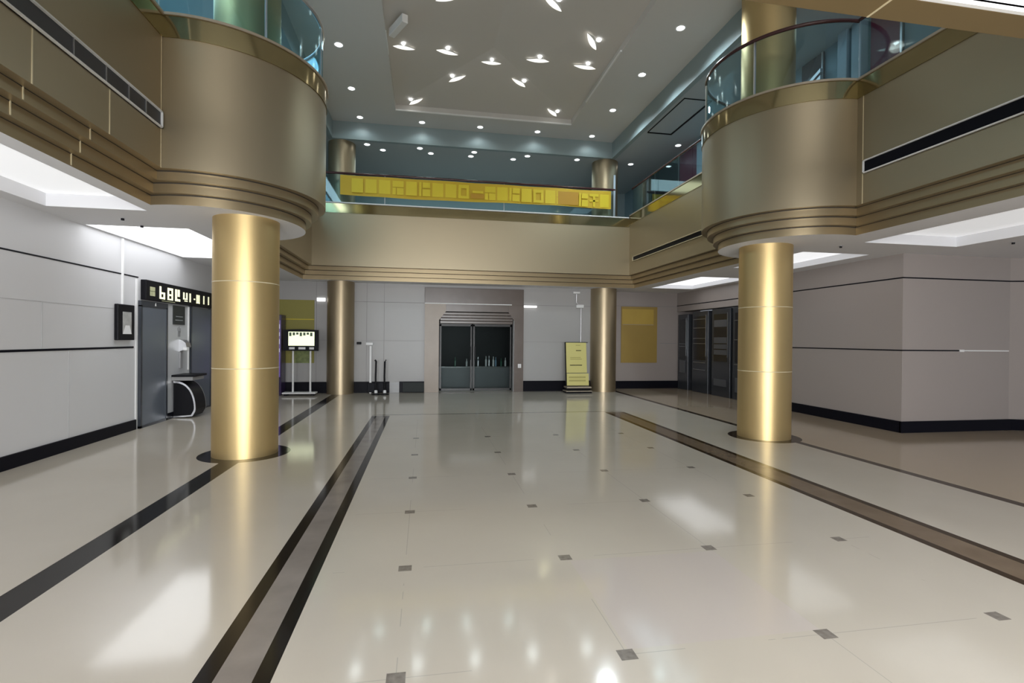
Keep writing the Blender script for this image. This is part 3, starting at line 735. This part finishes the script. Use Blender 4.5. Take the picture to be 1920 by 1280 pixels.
MB().box(-4.74, -4.67, 10.99, 11.1, 1.31, 1.37, .006).build('nozzle', M_white, t)
MB().box(-4.82, -4.79, 11.0, 11.1, .95, 1.28, .004).build('back_plate', mat('plate_grey', (.3, .3, .31), .4), t)
# bin
t = thing('litter_bin', 'black litter bin with curved silver edged side below the dryer', 'bin', (-4.65, 10.95, 0))
n = 16; arc = []
for k in range(n + 1):
    a = pi / 2 * (1 - k / n); arc.append((-4.80 + .40 * cos(a) ** .8, .16 + .56 * sin(a)))
arc += [(-4.41, .12), (-4.46, .03), (-4.80, .01)]
MB().prism(arc + [], 'y', 10.75, 11.2).build('body', M_blackm, t)
for yy in (10.735, 11.2):
    prev = [Vector((x, yy, z)) for x, z in arc]
    mb = MB()
    for a, b_ in zip(arc, arc[1:]):
        ca = Vector((-4.72, .3))
        ia = (a[0] + (ca.x - a[0]) * .09, a[1] + (ca.y - a[1]) * .09); ib = (b_[0] + (ca.x - b_[0]) * .09, b_[1] + (ca.y - b_[1]) * .09)
        mb.prism([a, b_, ib, ia], 'y', yy, yy + .015)
    mb.build('silver_edge', M_silver, t)
MB().box(-4.82, -4.40, 10.7, 11.25, .80, .84, .006).build('top_shelf', M_blackm, t)
MB().box(-4.82, -4.45, 10.72, 11.23, .73, .80).build('chute', mat('chute_grey', (.3, .3, .3), .4), t)
tag(MB().box(-4.85, -4.83, 12.53, 12.72, .17, 2.57).build('door_strip', mat('pale_green_panel', (0.42, 0.48, 0.46), .3), origin=(-4.84, 12.6, .17)), 'pale green glazed strip right of the farther grey door', 'panel')

# ------------------------------------------------------------------ back left: poster, purple machine, screen on stand
t = thing('poster', 'large olive yellow poster on the far left back wall', 'poster', (-3.6, 15.09, 2))
MB().box(-4.3, -3.10, 15.08, 15.098, .86, 2.65).build('sheet', mat('olive_yellow', (0.28, 0.25, 0.045), .5), t)
MB().box(-4.0, -3.10, 15.076, 15.081, 2.09, 2.11).build('line', M_yel2, t)
t = thing('vending_machine', 'tall purple lit machine half hidden behind the front left column', 'vending machine', (-4.3, 14.55, 0))
MB().box(-4.50, -3.85, 14.60, 15.03, 0, 2.20, .01).build('cabinet', mat('dark_purple', (0.035, 0.02, 0.07), .25), t)
MB().box(-4.45, -3.88, 14.59, 14.602, .5, 2.05).build('front_panel', mat('purple_panel', (.10, .06, .22), .3, emit=(.2, .12, .5), es=.3), t)
for k, (z, h) in enumerate(((1.82, .12), (1.62, .10), (1.40, .14), (1.18, .10))):
    MB().box(-4.1 + .04 * (k % 2), -3.89, 14.584, 14.592, z, z + h).build('lit_picture', mat('pale_picture', (.6, .6, .7), .4, emit=(.6, .6, .8), es=.5), t)
t = thing('screen_stand', 'black screen on a white two legged stand before the back wall', 'display', (-3.32, 14.6, 0))
def curved_top(x0, x1, z0, z1, bulge, n=10): return [(x0, z0), (x1, z0)] + [(x1 - (x1 - x0) * k / n, z1 + bulge * sin(pi * k / n)) for k in range(n + 1)]
MB().prism(curved_top(-3.77, -2.87, 1.22, 1.79, .02), 'y', 14.48, 14.56).build('screen_frame', M_blackm, t)
MB().box(-3.64, -2.97, 14.474, 14.482, 1.36, 1.74).build('screen', mat('lit_screen', (.7, .72, .55), .2, emit=(.80, .88, .55), es=.95), t)
mb = MB(); 
for k in range(7): mb.box(-3.62 + k * .09, -3.56 + k * .09, 14.470, 14.475, 1.62 + .02 * (k % 3), 1.72)
mb.build('screen_picture', mat('screen_dark_green', (.05, .09, .05), .3), t)
for x0, x1 in ((-3.62, -3.48), (-3.38, -3.2), (-3.1, -2.98)): MB().box(x0, x1, 14.472, 14.482, 1.26, 1.32).build('button', M_white, t)
for x in (-3.53, -3.08): MB().box(x - .022, x + .022, 14.52, 14.56, .08, 1.24, .005).build('leg', M_white, t)
MB().box(-3.78, -2.92, 14.40, 14.70, .05, .09, .01).build('base', M_white, t)
for x in (-3.7, -3.0): MB().box(x - .04, x + .04, 14.42, 14.68, 0, .05).build('foot', M_blackm, t)
tag(MB().box(-3.62, -3.22, 15.07, 15.078, .86, 1.36).build('notice_sheet', mat('leaf_print', (.20, .24, .08), .5, var=(12, .8)), origin=(-3.4, 15.09, .86)), 'small green yellow notice on the wall between the screen stand legs', 'notice')
tag(MB().box(-3.03, -2.80, 15.05, 15.09, 2.62, 2.72, .005).build('wall_lamp', mat('wall_lamp_white', (.9, .9, .9), .4, emit=(1, 1, 1), es=1.0), origin=(-2.9, 15.07, 2.66)), 'small white wall lamp left of the far left column', 'wall lamp')

# queue posts, white stand
for n_, x in (('left', -1.33), ('right', -1.09)):
    t = thing('barrier_post', '%s of the two thin black barrier posts before the back wall' % n_, 'barrier post', (x, 14.5, 0), 'black barrier posts')
    MB().tube([(x, 14.5, .07), (x - .01, 14.5, .5), (x, 14.5, .93), (x + (.03 if x > -1.2 else -.03), 14.5, .98)], .026).build('pole', M_blackm, t, 40)
    MB().lathe([(.12, 0), (.12, .02), (.03, .05)], (x, 14.5), 24).build('base', M_blackm, t, 40)
    MB().lathe([(.045, .05), (.045, .11), (.03, .13)], (x, 14.5), 20).build('collar', M_white, t, 40)
t = thing('wall_post', 'white upright post with cap on the back wall beside the far left column', 'post', (-1.55, 15.0, 0))
MB().box(-1.56, -1.50, 14.97, 15.02, 0.0, 1.36, .006).build('upright', M_white, t)
MB().box(-1.66, -1.46, 14.95, 15.04, 1.38, 1.46, .01).build('cap', M_white, t)
tag(MB().box(-1.93, -1.80, 15.04, 15.095, 1.40, 1.47, .01).build('wall_socket', M_blackm, origin=(-1.9, 15.07, 1.4)), 'tiny black fitting on the wall right of the far left column', 'fitting')
for k, (x0, x1) in enumerate(((-1.62, -1.0), (-.62, 0.0))):
    t_ = tag(MB().box(x0, x1, 14.96, 15.05, .02, .30, .01).build('floor_box', M_black if k == 0 else mat('grey_box', (.05, .055, .055), .6, 0, .1), origin=((x0 + x1) / 2, 15, .02)), ['long black box along the foot of the back wall by the barrier posts', 'dark grey box at the foot of the wall left of the doorway'][k], 'box')
# right side of doorway
t = thing('intercom', 'small white switch plate on the brown jamb of the doorway', 'switch', (2.85, 15.02, 1.2))
MB().box(2.80, 2.90, 15.012, 15.028, .72, .84).build('plate', M_white, t); MB().box(2.83, 2.87, 15.006, 15.012, .75, .80).build('button', M_silver, t)
tag(MB().box(2.97, 3.38, 15.03, 15.09, 2.56, 2.62, .01).build('wall_lamp', MATS['wall_lamp_white'], origin=(3.2, 15.06, 2.6)), 'slim white tube lamp on the wall right of the doorway', 'wall lamp')
t = thing('cable_conduit', 'grey conduit with a small camera left of the far right column', 'conduit', (4.8, 15.06, 1.5))
MB().tube([(4.79, 15.06, 1.4), (4.79, 15.06, 2.60)], .014).tube([(4.79, 15.06, 2.6), (4.64, 15.06, 2.75), (4.64, 15.06, 3.05)], .014).build('pipe', M_silver, t, 40)
MB().box(4.62, 4.86, 14.98, 15.09, 2.58, 2.68, .012).build('camera_box', M_white, t)
MB().box(4.52, 4.74, 15.0, 15.09, 3.02, 3.08, .01).build('bracket', M_white, t)
# yellow sign stand
t = thing('sign_stand', 'pale yellow folding notice board on a dark stepped base before the far right column', 'sign', (4.55, 14.5, 0))
tilt = Matrix.Translation((4.52, 14.5, .22)) @ Matrix.Rotation(radians(-7), 4, 'X')
M_sy = mat('pale_yellow_board', (0.66, 0.60, 0.22), .4)
MB().box(-.33, .31, -.02, .02, .38, 1.29, .006, tilt).build('upper_board', M_sy, t)
MB().box(-.33, .35, -.05, -.01, 0.0, .36, .006, tilt).build('lower_board', M_sy, t)
MB().box(-.355, -.33, -.03, .03, 0, 1.3, .003, tilt).box(-.355, .36, -.02, .03, 1.29, 1.305, .002, tilt).build('dark_edge', M_blackm, t)
for z, x0, x1, m_ in ((1.04, -.02, .14, M_blackm), (.60, -.22, .16, M_blackm), (.78, -.2, .16, mat('faint_text', (.45, .40, .13), .5)), (1.2, -.02, .12, MATS['faint_text']), (.83, -.2, .12, MATS['faint_text'])):
    MB().box(x0, x1, -.024, -.02, z, z + .02, 0, tilt).build('text_line', m_, t)
for z in (.12, .22): MB().box(-.27, .25, -.055, -.05, z, z + .05, 0, tilt).build('text_line', MATS['faint_text'], t)
MB().box(4.15, 4.93, 14.36, 14.75, 0, .05, .004).box(4.18, 4.90, 14.40, 14.72, .09, .15, .004).build('base', M_blackm, t)
MB().box(4.14, 4.94, 14.35, 14.76, .05, .075, .004).box(4.17, 4.93, 14.38, 14.74, .15, .19, .004).build('base_step', M_cap, t)
# gold poster right
t = thing('poster', 'tall ochre poster with a brighter top on the wall right of the far right column', 'poster', (7, 15.69, 1.7))
MB().box(6.37, 7.63, 15.675, 15.698, .85, 2.70).build('sheet', mat('ochre_print', (0.34, 0.23, 0.055), .5, var=(1.2, .12)), t)
MB().box(6.40, 7.50, 15.67, 15.676, 2.12, 2.62).build('top_field', mat('amber_print', (0.48, 0.33, 0.06), .5, var=(1.5, .15)), t)
MB().box(6.42, 7.5, 15.669, 15.675, 2.10, 2.115).build('line', M_cap, t)

# ------------------------------------------------------------------ dark machines in the right niche
M_mac = mat('machine_grey', (0.055, 0.06, 0.07), .22, .3); M_md = mat('machine_dark', (0.012, 0.013, 0.017), .15)
M_ml = mat('machine_edge', (0.30, 0.32, 0.34), .25, .8); M_mm = mat('machine_mid', (0.09, 0.095, 0.105), .3)
def machine(label, y0, y1, h, shelves, panels):
    t = thing('vending_machine', label, 'vending machine', (8.6, (y0 + y1) / 2, 0), 'dark machines in the right wall niche')
    MB().box(8.36, 8.95, y0, y1, 0, h, .008).build('cabinet', M_mac, t)
    MB().box(8.35, 8.362, y0 + .12, y1 - .12, h * .40, h - .15).build('display_window', M_md, t)
    for z in shelves: MB().box(8.335, 8.35, y0 + .10, y1 - .10, z, z + .02).build('shelf_edge', M_ml, t)
    for z0, z1 in panels: MB().box(8.34, 8.352, y0 + .14, y1 - .14, z0, z1).build('front_panel', M_mm, t)
    MB().box(8.335, 8.35, y0 + .09, y0 + .11, h * .45, h - .12).build('side_trim', M_ml, t)
    return t
machine('farthest dark machine in the right niche, next to the ochre poster', 14.98, 15.62, 2.45, (1.48, 1.40), ((.55, .95),))
machine('second dark machine from the poster, with bright shelf edges', 13.82, 14.72, 2.50, (2.25, 1.98, 1.66, 1.50, .92, .70), ())
machine('third dark machine from the poster, with stacked grey panels', 12.72, 13.62, 2.52, (), ((1.2, 1.34), (1.37, 1.5), (1.53, 1.7), (2.0, 2.2), (.3, .5)))
machine('nearest dark machine in the right niche, half behind the column', 11.80, 12.60, 2.52, (2.15, 1.62, .95), ((.2, .6),))

# small fittings in the low ceiling
for lb, x, y in (('small black sprinkler on the left low ceiling, nearer one', -4.03, 7.6), ('small black sprinkler on the left low ceiling beside the bright tray', -4.02, 8.05),
                 ('small black sprinkler on the right low ceiling beside the balcony', 6.75, 7.25), ('small dark downlight on the right low ceiling near the picture edge', 9.04, 6.4)):
    t = thing('sprinkler', lb, 'sprinkler', (x, y, ZC), 'ceiling sprinklers')
    MB().lathe([(.035, ZC - .004), (.035, ZC)], (x, y), 16).build('rosette', M_silver, t)
    MB().lathe([(.02, ZC - .03), (.02, ZC - .004)], (x, y), 12).build('head', M_blackm, t)
